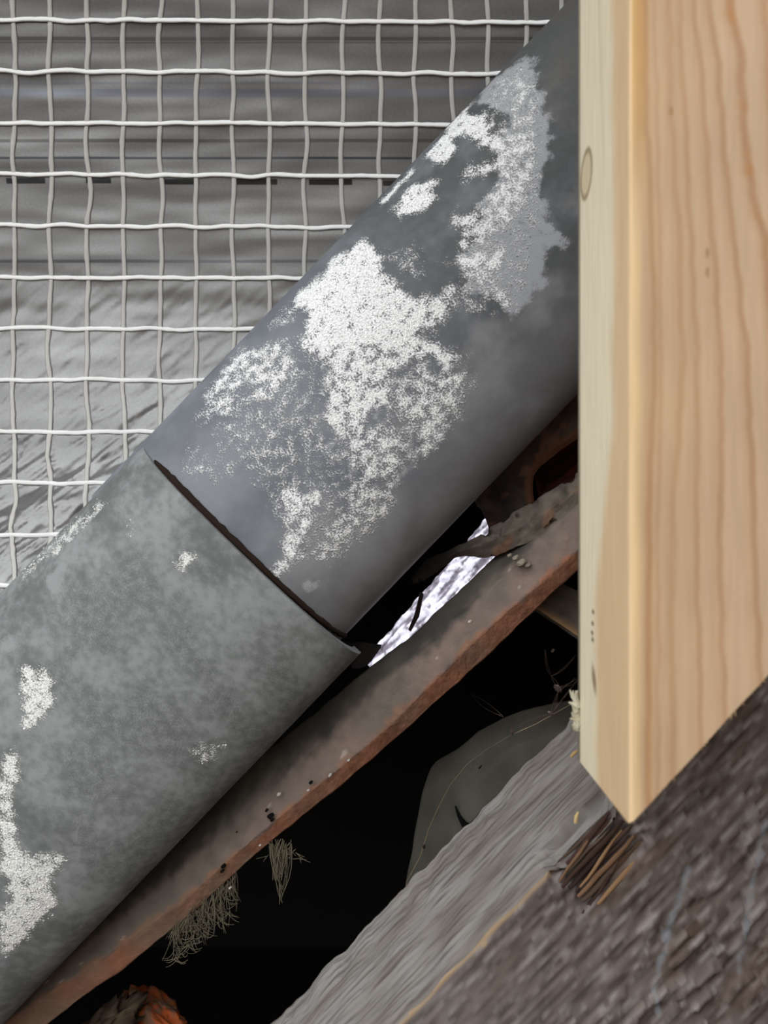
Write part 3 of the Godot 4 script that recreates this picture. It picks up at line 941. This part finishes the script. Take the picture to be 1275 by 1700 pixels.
func pine_picture(run: PackedFloat32Array) -> Image:
	var w := 1024
	var h := 1024
	var mm := 0.42 / w          # metres in a pixel across
	var corner := run[15] / mm  # where the left face turns into the front
	# growth rings of the front face: across in pixels of 0.2819 mm from the corner, at heights 1.7, 2.4 ... given as (height, across) in the same pixels
	var rings := [
		[[0, 21], [200, 24], [320, 31], [600, 37], [900, 28], [1300, 27]],
		[[0, 37], [200, 41], [350, 46], [600, 48], [900, 42], [1300, 43]],
		[[0, 61], [184, 65], [300, 72], [424, 79], [600, 84], [900, 66], [1200, 68]],
		[[0, 81], [106, 83], [282, 93], [424, 100], [600, 108], [900, 107], [1200, 114]],
		[[0, 102], [141, 118], [318, 128], [459, 139], [600, 148], [900, 146], [1200, 153]],
		[[0, 128], [141, 146], [247, 153], [388, 168], [494, 180], [600, 192], [900, 203], [1200, 217]],
		[[0, 164], [106, 181], [212, 185], [318, 199], [406, 222], [600, 240], [900, 262], [1200, 280]],
		[[0, 220], [106, 226], [250, 236], [400, 262], [600, 290], [1200, 330]],
		[[0, 262], [200, 275], [400, 300], [1200, 380]],
		[[0, 300], [1200, 430]],
	]
	var deep := [0.55, 0.35, 0.45, 0.5, 0.55, 0.6, 0.75, 0.6, 0.5, 0.5]
	var wide := [8.0, 7.0, 10.0, 8.0, 9.0, 9.0, 12.0, 12.0, 12.0, 12.0]
	var a := Vector3(224, 190, 152)
	var data := PackedByteArray()
	data.resize(w * h * 3)
	var fib := noise_bytes(w, h, 0.10, 12, 2)
	var blot := noise_bytes(w, h, 0.008, 13, 2)
	var n := FastNoiseLite.new()
	n.seed = 14
	n.frequency = 1.0
	for j in h:
		var y := 0.62 - (j + 0.5) / h * 0.80
		var py := 850.0 - y / 0.0002819            # height counted in the same 0.2819 mm pixels, downwards
		var at_ring := PackedFloat32Array()
		for r in rings:
			var x: float = r[0][1]
			if py >= r[-1][0]:
				x = r[-1][1]
			else:
				for q in r.size() - 1:
					if py >= r[q][0] and py < r[q + 1][0]:
						x = lerpf(r[q][1], r[q + 1][1], smoothstep(0.0, 1.0, (py - r[q][0]) / float(r[q + 1][0] - r[q][0])))
			at_ring.append(x + n.get_noise_2d(py * 0.012, x * 0.03) * 4.0)
		for i in w:
			var q := j * w + i
			var f := fib[(j / 8) * w + i] / 255.0 - 0.5
			var b := blot[q] / 255.0 - 0.5
			var c: Vector3
			if i < corner:
				# left face: u runs 0 at the back edge to 1 at the corner
				var u := i / corner
				var cut := lerpf(0.72, 0.42, smoothstep(650.0, 1050.0, py)) + 0.05 * n.get_noise_2d(py * 0.004, 3.0)
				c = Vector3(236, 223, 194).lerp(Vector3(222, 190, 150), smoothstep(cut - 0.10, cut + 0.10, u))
				c = c.lerp(Vector3(212, 188, 152), 0.35 * smoothstep(0.06, 0.0, absf(u - 0.5 - 0.05 * sin(py * 0.006))) * smoothstep(400.0, 100.0, py))
				c *= 1.0 + f * 0.07 + 0.04 * n.get_noise_2d(u * 40.0, py * 0.002)
				# a small oval knot
				var e := Vector2((u - 0.19) / 0.14, (py - 168.0) / 52.0).length()
				c = c.lerp(Vector3(120, 98, 70), 0.75 * smoothstep(0.22, 0.0, absf(e - 0.85)))
				if e < 0.85:
					c = c.lerp(Vector3(196, 176, 136), 0.5)
				# pin holes and a dark stain further down
				for s in [[0.34, 1045], [0.33, 1068], [0.32, 1087], [0.33, 1100]]:
					c = c.lerp(Vector3(96, 74, 50), 0.8 * smoothstep(1.0, 0.4, Vector2((u - s[0]) / 0.035, (py - s[1]) / 6.0).length()))
				c = c.lerp(Vector3(120, 96, 64), 0.75 * smoothstep(1.0, 0.2, Vector2((u - 0.36 - (py - 1175.0) * 0.001) / 0.06, (py - 1175.0) / 38.0).length()))
			else:
				var x := (i - corner) * mm / 0.0002819
				c = a
				# broad tone: orange heart near the corner at the top, pinker to the right and below
				c = c.lerp(Vector3(226, 178, 108), smoothstep(26.0, 8.0, absf(x - 8.0)) * smoothstep(420.0, 60.0, py) * 0.9)
				c = c.lerp(Vector3(250, 215, 160), smoothstep(14.0, 4.0, absf(x - 6.0)) * smoothstep(260.0, 420.0, py) * 0.75)
				c = c.lerp(Vector3(214, 166, 112), 0.6 * smoothstep(8.0, 2.0, absf(x - 28.0)) * smoothstep(560.0, 900.0, py))
				c = c.lerp(Vector3(226, 192, 160), smoothstep(60.0, 200.0, x) * 0.5)
				for r in rings.size():
					var d := x - at_ring[r]
					if d > -26.0 and d < 14.0:
						# the ring darkens slowly from one side and stops short on the other
						var k: float = smoothstep(-26.0, 0.0, d) * 0.40 if d < 0.0 else 0.40 * smoothstep(wide[r], 0.0, d)
						k += 0.6 * smoothstep(wide[r], 0.0, absf(d))
						c = c.lerp(Vector3(190, 142, 102), k * deep[r] * 1.0)
						if r == 6:
							c = c.lerp(Vector3(205, 140, 80), k * 0.5 * smoothstep(0.1, 0.5, n.get_noise_2d(py * 0.008, 9.0) + 0.2))
				c *= 1.0 + f * 0.05 + b * 0.06
				for s in [[125, 420], [125, 452], [65, 184]]:
					c = c.lerp(Vector3(165, 130, 84), 0.6 * smoothstep(1.0, 0.3, Vector2((x - s[0]) / 5.0, (py - s[1]) / 12.0).length()))
			c *= 0.86 if i >= corner else 1.0  # front face dimmed, light from the left put into the left face's colour
			data[q * 3] = clampi(int(c.x), 0, 255)
			data[q * 3 + 1] = clampi(int(c.y), 0, 255)
			data[q * 3 + 2] = clampi(int(c.z), 0, 255)
	return Image.create_from_data(w, h, false, Image.FORMAT_RGB8, data)


# ---------------------------------------------------------------- what shows between the tiles and the beam

func behind_the_strip() -> void:
	var relief := bumpy()
	# the pale slab that the sun reaches
	var o := thing("stone_slab", "pale rough slab in bright sunlight in the gap above the clay tile", "slab", at(710, 990, 0.79))
	var acc := fresh()
	var up := [Vector3(604, 1096, 0.84), Vector3(627, 1070, 0.84), Vector3(697, 989, 0.84), Vector3(745, 934, 0.84), Vector3(795, 874, 0.84), Vector3(830, 830, 0.84)]
	var low := [Vector3(640, 1138, 0.765), Vector3(680, 1100, 0.765), Vector3(750, 1030, 0.765), Vector3(800, 985, 0.765), Vector3(850, 935, 0.765), Vector3(900, 890, 0.765)]
	var low2 := [Vector3(640, 1143, 0.785), Vector3(680, 1105, 0.785), Vector3(750, 1035, 0.785), Vector3(800, 990, 0.785), Vector3(850, 940, 0.785), Vector3(900, 895, 0.785)]
	var up2 := [Vector3(606, 1098, 0.855), Vector3(629, 1072, 0.855), Vector3(699, 991, 0.855), Vector3(747, 936, 0.855), Vector3(797, 876, 0.855), Vector3(832, 832, 0.855)]
	rails_bar(acc, [up, low, low2, up2], 40, 200, func(p, u, _v):
		var al: float = p.dot(AXIS)
		var ac: float = p.dot(ACROSS)
		var n: float = grain.get_noise_2d(al * 26.0, ac * 170.0)
		var c := lin(196, 194, 200).lerp(lin(96, 90, 98), smoothstep(-0.10, 0.30, n))
		return c.lerp(lin(60, 54, 52), smoothstep(0.38, 0.5, rough.get_noise_2d(al * 70.0, ac * 160.0)) * 0.8),
		func(p, _u, _v):
		var al: float = p.dot(AXIS)
		var ac: float = p.dot(ACROSS)
		return -0.0014 * grain.get_noise_2d(al * 26.0, ac * 170.0) + 0.0012 * rough.get_noise_2d(al * 90.0, ac * 130.0), true, false)
	commit("body", acc, painted(0.85), o, o.position)
	# a scrap of dark felt under the corner of the lower ridge tile
	o = thing("felt_scrap", "small dark torn felt scrap under the lower corner of the lapping ridge tile", "felt", at(605, 1090, 0.745))
	acc = fresh()
	rails_bar(acc, [
		[Vector3(570, 1066, 0.735), Vector3(600, 1067, 0.738), Vector3(622, 1069, 0.742), Vector3(634, 1070, 0.744)],
		[Vector3(585, 1110, 0.733), Vector3(602, 1108, 0.735), Vector3(614, 1100, 0.740), Vector3(632, 1076, 0.743)],
		[Vector3(585, 1110, 0.736), Vector3(602, 1108, 0.738), Vector3(614, 1100, 0.743), Vector3(632, 1076, 0.746)],
		[Vector3(570, 1066, 0.738), Vector3(600, 1067, 0.741), Vector3(622, 1069, 0.745), Vector3(634, 1070, 0.747)]], 8, 30, func(p, _u, _v):
		return lin(40, 38, 37) * (1.0 + 0.3 * rough.get_noise_3d(p.x * 120.0, p.y * 120.0, p.z * 120.0)),
		func(p, _u, _v): return 0.0010 * rough.get_noise_3d(p.x * 70.0, p.y * 70.0, p.z * 70.0), true, false)
	commit("body", acc, painted(0.95), o, o.position)
	# mortar fillet: a broken grey tongue bedded on the clay tile
	o = thing("mortar_fillet", "broken grey mortar tongue above the clay tile, tapering away from the pine post", "mortar", at(850, 880, 0.74))
	acc = fresh()
	var t0 := [Vector3(684, 962, 0.748), Vector3(697, 942, 0.748), Vector3(714, 925, 0.745), Vector3(754, 909, 0.74), Vector3(794, 888, 0.735), Vector3(842, 858, 0.732), Vector3(890, 828, 0.73), Vector3(956, 785, 0.728), Vector3(1080, 690, 0.725)]
	var t1 := [Vector3(686, 964, 0.745), Vector3(704, 950, 0.742), Vector3(724, 938, 0.738), Vector3(758, 918, 0.732), Vector3(802, 902, 0.724), Vector3(850, 882, 0.718), Vector3(900, 853, 0.714), Vector3(958, 813, 0.712), Vector3(1090, 720, 0.71)]
	var t2 := [Vector3(686, 968, 0.747), Vector3(702, 966, 0.746), Vector3(722, 952, 0.744), Vector3(764, 924, 0.738), Vector3(814, 926, 0.730), Vector3(850, 912, 0.724), Vector3(900, 893, 0.718), Vector3(958, 862, 0.716), Vector3(1100, 760, 0.714)]
	var t3 := [Vector3(685, 965, 0.752), Vector3(698, 955, 0.755), Vector3(716, 940, 0.758), Vector3(758, 916, 0.762), Vector3(808, 912, 0.765), Vector3(850, 890, 0.765), Vector3(900, 865, 0.765), Vector3(958, 830, 0.765), Vector3(1090, 730, 0.765)]
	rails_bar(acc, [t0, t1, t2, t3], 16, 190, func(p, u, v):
		var n: float = rough.get_noise_3d(p.x * 50.0, p.y * 50.0, p.z * 50.0)
		var n2: float = coarse.get_noise_3d(p.x * 24.0 + 5.0, p.y * 24.0, p.z * 24.0)
		var c := lin(112, 104, 95).lerp(lin(84, 76, 68), clampf(n + 0.4, 0.0, 1.0))
		c = c.lerp(lin(130, 94, 70), smoothstep(0.25, 0.50, n2) * 0.6 * smoothstep(0.15, 0.3, u))
		c = c.lerp(lin(48, 44, 41), smoothstep(0.50, 0.30, v))  # left end darkened, the ridge tile's shade put into its colour
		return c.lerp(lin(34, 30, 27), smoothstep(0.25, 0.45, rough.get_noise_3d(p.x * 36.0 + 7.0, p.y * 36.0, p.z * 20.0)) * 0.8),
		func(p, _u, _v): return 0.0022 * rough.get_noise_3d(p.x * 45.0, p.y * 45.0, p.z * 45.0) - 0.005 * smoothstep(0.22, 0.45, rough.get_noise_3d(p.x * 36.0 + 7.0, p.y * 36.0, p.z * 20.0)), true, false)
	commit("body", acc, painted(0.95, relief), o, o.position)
	# the clay tile behind, with its hollow end
	o = thing("hollow_tile", "dark brown clay tile behind the mortar, its hollow end rimmed in rusty orange", "roof tile", at(870, 800, 0.80))
	acc = fresh()
	# its outside: from the left edge over to the rim of the hollow
	var r0 := [Vector3(815, 885, 0.80), Vector3(801, 850, 0.80), Vector3(790, 828, 0.80), Vector3(800, 770, 0.80), Vector3(900, 640, 0.80), Vector3(990, 560, 0.80)]
	var r1 := [Vector3(850, 885, 0.775), Vector3(845, 850, 0.772), Vector3(840, 815, 0.77), Vector3(850, 765, 0.77), Vector3(920, 690, 0.77), Vector3(1010, 610, 0.77)]
	var r2 := [Vector3(888, 865, 0.768), Vector3(881, 830, 0.766), Vector3(880, 800, 0.765), Vector3(888, 775, 0.765), Vector3(914, 750, 0.765), Vector3(1030, 665, 0.765)]
	var r3 := [Vector3(893, 865, 0.772), Vector3(886, 830, 0.770), Vector3(885, 803, 0.769), Vector3(893, 781, 0.769), Vector3(919, 757, 0.769), Vector3(1035, 673, 0.769)]
	var r4 := [Vector3(860, 890, 0.82), Vector3(850, 860, 0.82), Vector3(846, 830, 0.82), Vector3(856, 785, 0.82), Vector3(930, 710, 0.82), Vector3(1020, 630, 0.82)]
	rails_bar(acc, [r0, r1, r2, r3, r4], 14, 90, func(p, u, _v):
		var n: float = rough.get_noise_3d(p.x * 40.0, p.y * 40.0, p.z * 40.0)
		var c := lin(84, 74, 66).lerp(lin(60, 52, 47), clampf(n + 0.5, 0.0, 1.0))
		c = c.lerp(lin(120, 82, 66), smoothstep(0.30, 0.5, coarse.get_noise_3d(p.x * 40.0, p.y * 40.0, 4.0)) * 0.6)
		var x: float = u * 5.0 + n * 0.15
		return c.lerp(lin(104, 70, 50), smoothstep(1.72, 1.95, x) * smoothstep(3.4, 3.0, x)),
		func(p, _u, _v): return 0.0016 * rough.get_noise_3d(p.x * 35.0, p.y * 35.0, p.z * 35.0), true, false)
	commit("body", acc, painted(0.95, relief), o, o.position)
	acc = fresh()
	rails_bar(acc, [
		[Vector3(888, 790, 0.80), Vector3(935, 740, 0.80), Vector3(1040, 660, 0.80)],
		[Vector3(905, 805, 0.845), Vector3(950, 780, 0.85), Vector3(1050, 700, 0.85)],
		[Vector3(890, 850, 0.79), Vector3(955, 830, 0.79), Vector3(1060, 740, 0.79)],
		[Vector3(890, 870, 0.80), Vector3(960, 850, 0.80), Vector3(1070, 760, 0.80)],
		[Vector3(900, 830, 0.875), Vector3(955, 800, 0.88), Vector3(1050, 720, 0.88)]], 10, 40, func(p, u, _v):
		var n: float = rough.get_noise_3d(p.x * 40.0, p.y * 40.0, p.z * 40.0)
		return lin(84, 40, 28).lerp(lin(70, 58, 52), smoothstep(0.22, 0.38, u + n * 0.1)) * (1.0 + n * 0.4),
		func(p, _u, _v): return 0.002 * rough.get_noise_3d(p.x * 40.0, p.y * 40.0, p.z * 40.0), true, false)
	commit("inside", acc, painted(0.95), o, o.position, "dark red inside of the hollow")
	# end of a batten under the clay tile, beside the post
	o = thing("roof_batten", "short grey brown batten end sticking out under the clay tile beside the post", "batten", at(925, 1010, 0.78))
	acc = fresh()
	var bt := [Vector3(850, 968, 0.775), Vector3(905, 935, 0.775), Vector3(985, 985, 0.775), Vector3(1100, 1060, 0.775)]
	rails_bar(acc, [
		[Vector3(850, 930, 0.778), Vector3(915, 960, 0.778), Vector3(985, 995, 0.778), Vector3(1110, 1060, 0.778)],
		[Vector3(840, 978, 0.760), Vector3(885, 1006, 0.760), Vector3(957, 1054, 0.760), Vector3(1080, 1135, 0.760)],
		[Vector3(838, 981, 0.763), Vector3(882, 1009, 0.763), Vector3(954, 1058, 0.763), Vector3(1078, 1138, 0.763)],
		[Vector3(838, 982, 0.80), Vector3(882, 1008, 0.80), Vector3(954, 1056, 0.80), Vector3(1078, 1136, 0.80)],
		[Vector3(850, 935, 0.82), Vector3(915, 962, 0.82), Vector3(985, 1000, 0.82), Vector3(1110, 1065, 0.82)]], 8, 50, func(p, u, _v):
		var n: float = rough.get_noise_3d(p.x * 30.0, p.y * 90.0, p.z * 40.0)
		var x: float = u * 5.0
		return lin(100, 92, 84).lerp(lin(74, 66, 58), clampf(n + 0.4, 0.0, 1.0)).lerp(lin(170, 132, 92), 0.8 * smoothstep(0.16, 0.06, absf(x - 1.0))),
		func(p, _u, _v): return 0.0012 * rough.get_noise_3d(p.x * 30.0, p.y * 60.0, p.z * 40.0), true, false)
	commit("body", acc, painted(0.95), o, o.position)
	# the pale rounded slab in the hollow
	o = thing("grey_slab", "dim pale grey rounded slab standing in the dark hollow behind the old beam", "slab", at(790, 1350, 0.80))
	acc = fresh()
	var g0 := [Vector3(640, 1640, 0.82), Vector3(668, 1500, 0.82), Vector3(684, 1410, 0.82), Vector3(706, 1300, 0.82), Vector3(722, 1266, 0.82), Vector3(760, 1243, 0.82), Vector3(800, 1212, 0.82), Vector3(850, 1186, 0.82), Vector3(920, 1168, 0.82), Vector3(1010, 1150, 0.82)]
	var g1 := [Vector3(720, 1640, 0.80), Vector3(740, 1530, 0.795), Vector3(750, 1440, 0.79), Vector3(762, 1350, 0.785), Vector3(780, 1310, 0.785), Vector3(810, 1280, 0.785), Vector3(850, 1245, 0.785), Vector3(890, 1225, 0.79), Vector3(950, 1210, 0.795), Vector3(1030, 1195, 0.80)]
	var g2 := [Vector3(900, 1640, 0.79), Vector3(905, 1560, 0.785), Vector3(910, 1500, 0.78), Vector3(915, 1440, 0.775), Vector3(920, 1400, 0.775), Vector3(930, 1380, 0.775), Vector3(950, 1350, 0.775), Vector3(970, 1330, 0.78), Vector3(1000, 1310, 0.785), Vector3(1060, 1290, 0.79)]
	var g3 := []
	var g4 := []
	for k in g0.size():
		g3.append(g2[k] + Vector3(0, 0, 0.035))
		g4.append(g0[k] + Vector3(6, 6, 0.022))
	rails_bar(acc, [g0, g1, g2, g3, g4], 16, 110, func(p, u, v):
		var n: float = coarse.get_noise_3d(p.x * 18.0, p.y * 18.0, p.z * 18.0)
		var f: float = rough.get_noise_3d(p.x * 90.0, p.y * 90.0, p.z * 90.0)
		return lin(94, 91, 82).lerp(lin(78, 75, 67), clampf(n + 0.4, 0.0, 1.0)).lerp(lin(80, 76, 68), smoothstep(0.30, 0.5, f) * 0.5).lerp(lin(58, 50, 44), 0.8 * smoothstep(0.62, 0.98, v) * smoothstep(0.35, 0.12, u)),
		func(p, _u, _v): return 0.0012 * coarse.get_noise_3d(p.x * 30.0, p.y * 30.0, p.z * 30.0), true, false)
	commit("body", acc, painted(0.95), o, o.position)
	# torn holes in it: dark crescent shaped chips
	var dark := plain(Color(0.03, 0.028, 0.026))
	for c in [[[756, 1338, 1.2], [762, 1355, 3.0], [770, 1368, 5.0], [780, 1375, 8.0], [791, 1380, 4.0]], [[720, 1455, 2.0], [713, 1465, 4.0], [704, 1474, 2.0]], [[822, 1320, 0.8], [816, 1331, 1.8]], [[800, 1270, 0.8], [795, 1276, 1.5]]]:
		var path := PackedVector3Array()
		var rad := PackedFloat32Array()
		for q in c:
			path.append(at(q[0], q[1], 0.786 - 0.0035 * (1.0 if q[0] > 750 else -5.0)))
			rad.append(q[2] * 0.786 / F)
		acc = fresh()
		add_tube(acc, path, rad, 6, Color.WHITE, 0.5)
		commit("chipped_crack", acc, dark, o, o.position, "dark crescent crack")


# ---------------------------------------------------------------- bits and webs

func strand(acc: Dictionary, a: Vector3, b: Vector3, sag: float, r: float, rng: RandomNumberGenerator, c := Color.WHITE) -> void:
	var path := PackedVector3Array()
	var rad := PackedFloat32Array()
	var side := Vector3(rng.randf_range(-1, 1), rng.randf_range(-1, 1), rng.randf_range(-1, 1)) * a.distance_to(b) * 0.10
	for k in 6:
		var t := k / 5.0
		path.append(a.lerp(b, t) + Vector3(0, -sag * 4.0 * t * (1.0 - t), 0) + side * sin(PI * t))
		rad.append(r * (1.0 - 0.5 * t))
	add_tube(acc, path, rad, 4, c)


func small_things() -> void:
	var web := plain(Color(0.45, 0.42, 0.35), 1.0)
	var rng := RandomNumberGenerator.new()
	rng.seed = 99
	# dusty cobwebs hanging from the lip of the clay tile
	var o := thing("cobweb", "dusty cobweb tassel hanging alone in a point below the clay tile", "cobweb", at(465, 1400, 0.725), "dusty cobwebs under the clay tile")
	var acc := fresh()
	for k in 60:
		var a := at(rng.randf_range(441, 484), rng.randf_range(1392, 1412), 0.722 + rng.randf_range(-0.004, 0.004))
		var b := at(466 + rng.randf_range(-14, 12), rng.randf_range(1420, 1462) if k > 14 else rng.randf_range(1470, 1503), 0.724 + rng.randf_range(-0.005, 0.005))
		if k < 15:
			b.x = at(467 + rng.randf_range(-3, 3), 0, 0.724).x
		strand(acc, a, b, -0.001, 0.00042, rng)
	for k in 24:
		var a := at(rng.randf_range(440, 500), rng.randf_range(1400, 1430), 0.723)
		strand(acc, a, a + Vector3(rng.randf_range(-0.012, 0.012), rng.randf_range(-0.008, 0.004), 0.002), 0.0, 0.0003, rng)
	commit("threads", acc, web, o, o.position)
	o = thing("cobweb", "widest dusty cobweb, a ragged net of loops below the clay tile's lip", "cobweb", at(350, 1500, 0.725), "dusty cobwebs under the clay tile")
	acc = fresh()
	for k in 130:
		var x := rng.randf_range(285, 392)
		var top := 1545.0 - (x - 281.0) * 0.885
		var a := at(x, top + rng.randf_range(-6, 12), 0.722 + rng.randf_range(-0.004, 0.004))
		var reach := 20.0 + 50.0 * absf(coarse.get_noise_1d(x * 0.09)) + (40.0 if x > 340 and x < 376 else 0.0)
		var b := at(x + rng.randf_range(-26, 20), top + rng.randf_range(0.35, 1.0) * reach + 12.0, 0.725 + rng.randf_range(-0.006, 0.006))
		strand(acc, a, b, 0.0, rng.randf_range(0.00022, 0.00045), rng)
	for k in 150:
		var x := rng.randf_range(288, 384)
		var top := 1545.0 - (x - 281.0) * 0.885
		var a := at(x, top + rng.randf_range(8, 60), 0.725 + rng.randf_range(-0.004, 0.004))
		strand(acc, a, a + Vector3(rng.randf_range(-0.014, 0.014), rng.randf_range(-0.010, 0.006), 0.0), 0.002, rng.randf_range(0.0002, 0.0004), rng)
	commit("threads", acc, web, o, o.position)
	o = thing("cobweb", "thin grey cobweb strands strung across the dark hollow beside the post", "cobweb", at(925, 1130, 0.76), "dusty cobwebs under the clay tile")
	acc = fresh()
	var knots := [at(915, 1122, 0.76), at(925, 1150, 0.76), at(928, 1140, 0.76), at(956, 1128, 0.76), at(915, 1185, 0.77), at(850, 1216, 0.78), at(905, 1078, 0.76), at(956, 1090, 0.74), at(836, 1190, 0.78), at(780, 1150, 0.78)]
	for pair in [[6, 0], [0, 2], [2, 3], [2, 4], [4, 5], [0, 7], [1, 3], [4, 1], [5, 8], [8, 9], [4, 3]]:
		for q in 2:
			strand(acc, knots[pair[0]], knots[pair[1]] + Vector3(rng.randf_range(-0.002, 0.002), rng.randf_range(-0.002, 0.002), 0), rng.randf_range(0.0, 0.002), 0.0002, rng)
	for q in [[926, 1143, 0.004], [914, 1184, 0.0025], [850, 1214, 0.0028], [918, 1080, 0.002]]:
		add_lump(acc, at(q[0], q[1], 0.768), Basis(Vector3.BACK, q[0]), Vector3(q[2], q[2] * 0.6, q[2] * 0.6), 0.8, 2.5, func(_p, _u, _v): return Color.WHITE, q[1], 12, 8)
	commit("threads", acc, plain(Color(0.34, 0.28, 0.25), 1.0), o, o.position)
	# a long stalk bowed in front of the grey slab
	o = thing("dry_stalk", "thin pale dry stalk bowed across the front of the grey slab", "stalk", at(740, 1330, 0.775))
	acc = fresh()
	var bend := [Vector2(668, 1512), Vector2(676, 1462), Vector2(697, 1424), Vector2(704, 1402), Vector2(712, 1376), Vector2(728, 1340), Vector2(748, 1302), Vector2(776, 1268), Vector2(808, 1244), Vector2(845, 1222), Vector2(890, 1202), Vector2(925, 1182), Vector2(950, 1168)]
	var curve := Curve3D.new()
	for q in bend:
		curve.add_point(at(q.x, q.y, 0.768))
	var path := curve.tessellate_even_length(5, 0.006)
	var rad := PackedFloat32Array()
	for k in path.size():
		rad.append(0.00045 - 0.0002 * absf(k / float(path.size()) - 0.35))
	add_tube(acc, path, rad, 5, Color.WHITE)
	commit("stem", acc, plain(Color(0.46, 0.41, 0.32), 0.8), o, o.position)
	acc = fresh()
	add_lump(acc, at(704, 1405, 0.768), Basis(), Vector3(0.0014, 0.0022, 0.0014), 0.3, 2.0, func(_p, _u, _v): return Color.WHITE, 3.0, 10, 8)
	commit("joint", acc, plain(Color(0.16, 0.12, 0.09)), o, o.position, "dark joint")
	# dark stroke modelled in place of a thin shadow on the sunlit slab
	o = thing("shadow_stroke", "short dark stroke standing in for a shadow across the sunlit slab", "shadow_stroke", at(688, 1018, 0.765))
	acc = fresh()
	add_tube(acc, PackedVector3Array([at(700, 985, 0.782), at(697, 1000, 0.776), at(692, 1022, 0.770), at(680, 1047, 0.765)]), PackedFloat32Array([0.0022, 0.0022, 0.0027, 0.0016]), 7, Color.WHITE, 0.7)
	commit("stem", acc, plain(Color(0.16, 0.13, 0.12)), o, o.position)
	# broken brick at the bottom left
	o = thing("brick_lump", "broken orange brick lump in the dark at the bottom left below the clay tile", "brick", at(235, 1670, 0.80))
	acc = fresh()
	add_lump(acc, at(246, 1702, 0.80), Basis(Vector3.BACK, -0.6), Vector3(0.036, 0.026, 0.022), 0.35, 1.6, func(p, u, _v):
		var n: float = rough.get_noise_3d(p.x * 60.0, p.y * 60.0, p.z * 60.0)
		return lin(170, 84, 44).lerp(lin(112, 86, 68), smoothstep(-0.15, 0.2, n)) * (1.0 + 0.4 * n), 2.0, 60, 40)
	commit("body", acc, painted(0.95), o, o.position)
	o = thing("mortar_crumb", "dark crumbly mortar lump wedged under the clay tile at the bottom left", "mortar", at(170, 1690, 0.78))
	acc = fresh()
	add_lump(acc, at(165, 1720, 0.775), Basis(Vector3.BACK, 0.65), Vector3(0.045, 0.016, 0.02), 0.6, 2.0, func(p, u, _v):
		var n: float = rough.get_noise_3d(p.x * 60.0, p.y * 60.0, p.z * 60.0)
		return lin(86, 74, 60).lerp(lin(50, 38, 30), clampf(n + 0.5, 0.0, 1.0)), 5.0, 50, 30)
	commit("body", acc, painted(0.95), o, o.position)
	# crumbs
	o = thing("mortar_crumb", "pale mortar crumbs lodged in the crack between mortar tongue and clay tile", "mortar", at(865, 932, 0.715))
	acc = fresh()
	for q in [[866, 934, 0.0045], [856, 926, 0.003], [876, 938, 0.0028], [846, 922, 0.0022]]:
		add_lump(acc, at(q[0], q[1], 0.704), Basis(Vector3.BACK, 0.6), Vector3(q[2], q[2] * 0.6, q[2] * 0.7), 0.7, 2.4, func(_p, _u, _v): return lin(140, 132, 116), q[0], 16, 10)
	commit("body", acc, painted(0.95), o, o.position)
	o = thing("wood_chip", "pale curled wood chip caught beside the split in the old beam", "chip", at(957, 1358, 0.478))
	acc = fresh()
	add_tube(acc, PackedVector3Array([at(956, 1366, 0.476), at(957, 1356, 0.474), at(960, 1348, 0.475)]), PackedFloat32Array([0.0012, 0.0013, 0.0006]), 6, Color.WHITE, 0.6)
	commit("body", acc, plain(Color(0.80, 0.70, 0.50)), o, o.position)
	o = thing("wood_chip", "small yellow wood chip lying on the grey top of the old beam beside the post", "chip", at(952, 1253, 0.52))
	acc = fresh()
	add_tube(acc, PackedVector3Array([at(948, 1257, 0.520), at(953, 1251, 0.518), at(959, 1246, 0.518)]), PackedFloat32Array([0.0008, 0.0012, 0.0006]), 6, Color.WHITE, 0.6)
	commit("body", acc, plain(Color(0.70, 0.58, 0.38)), o, o.position)
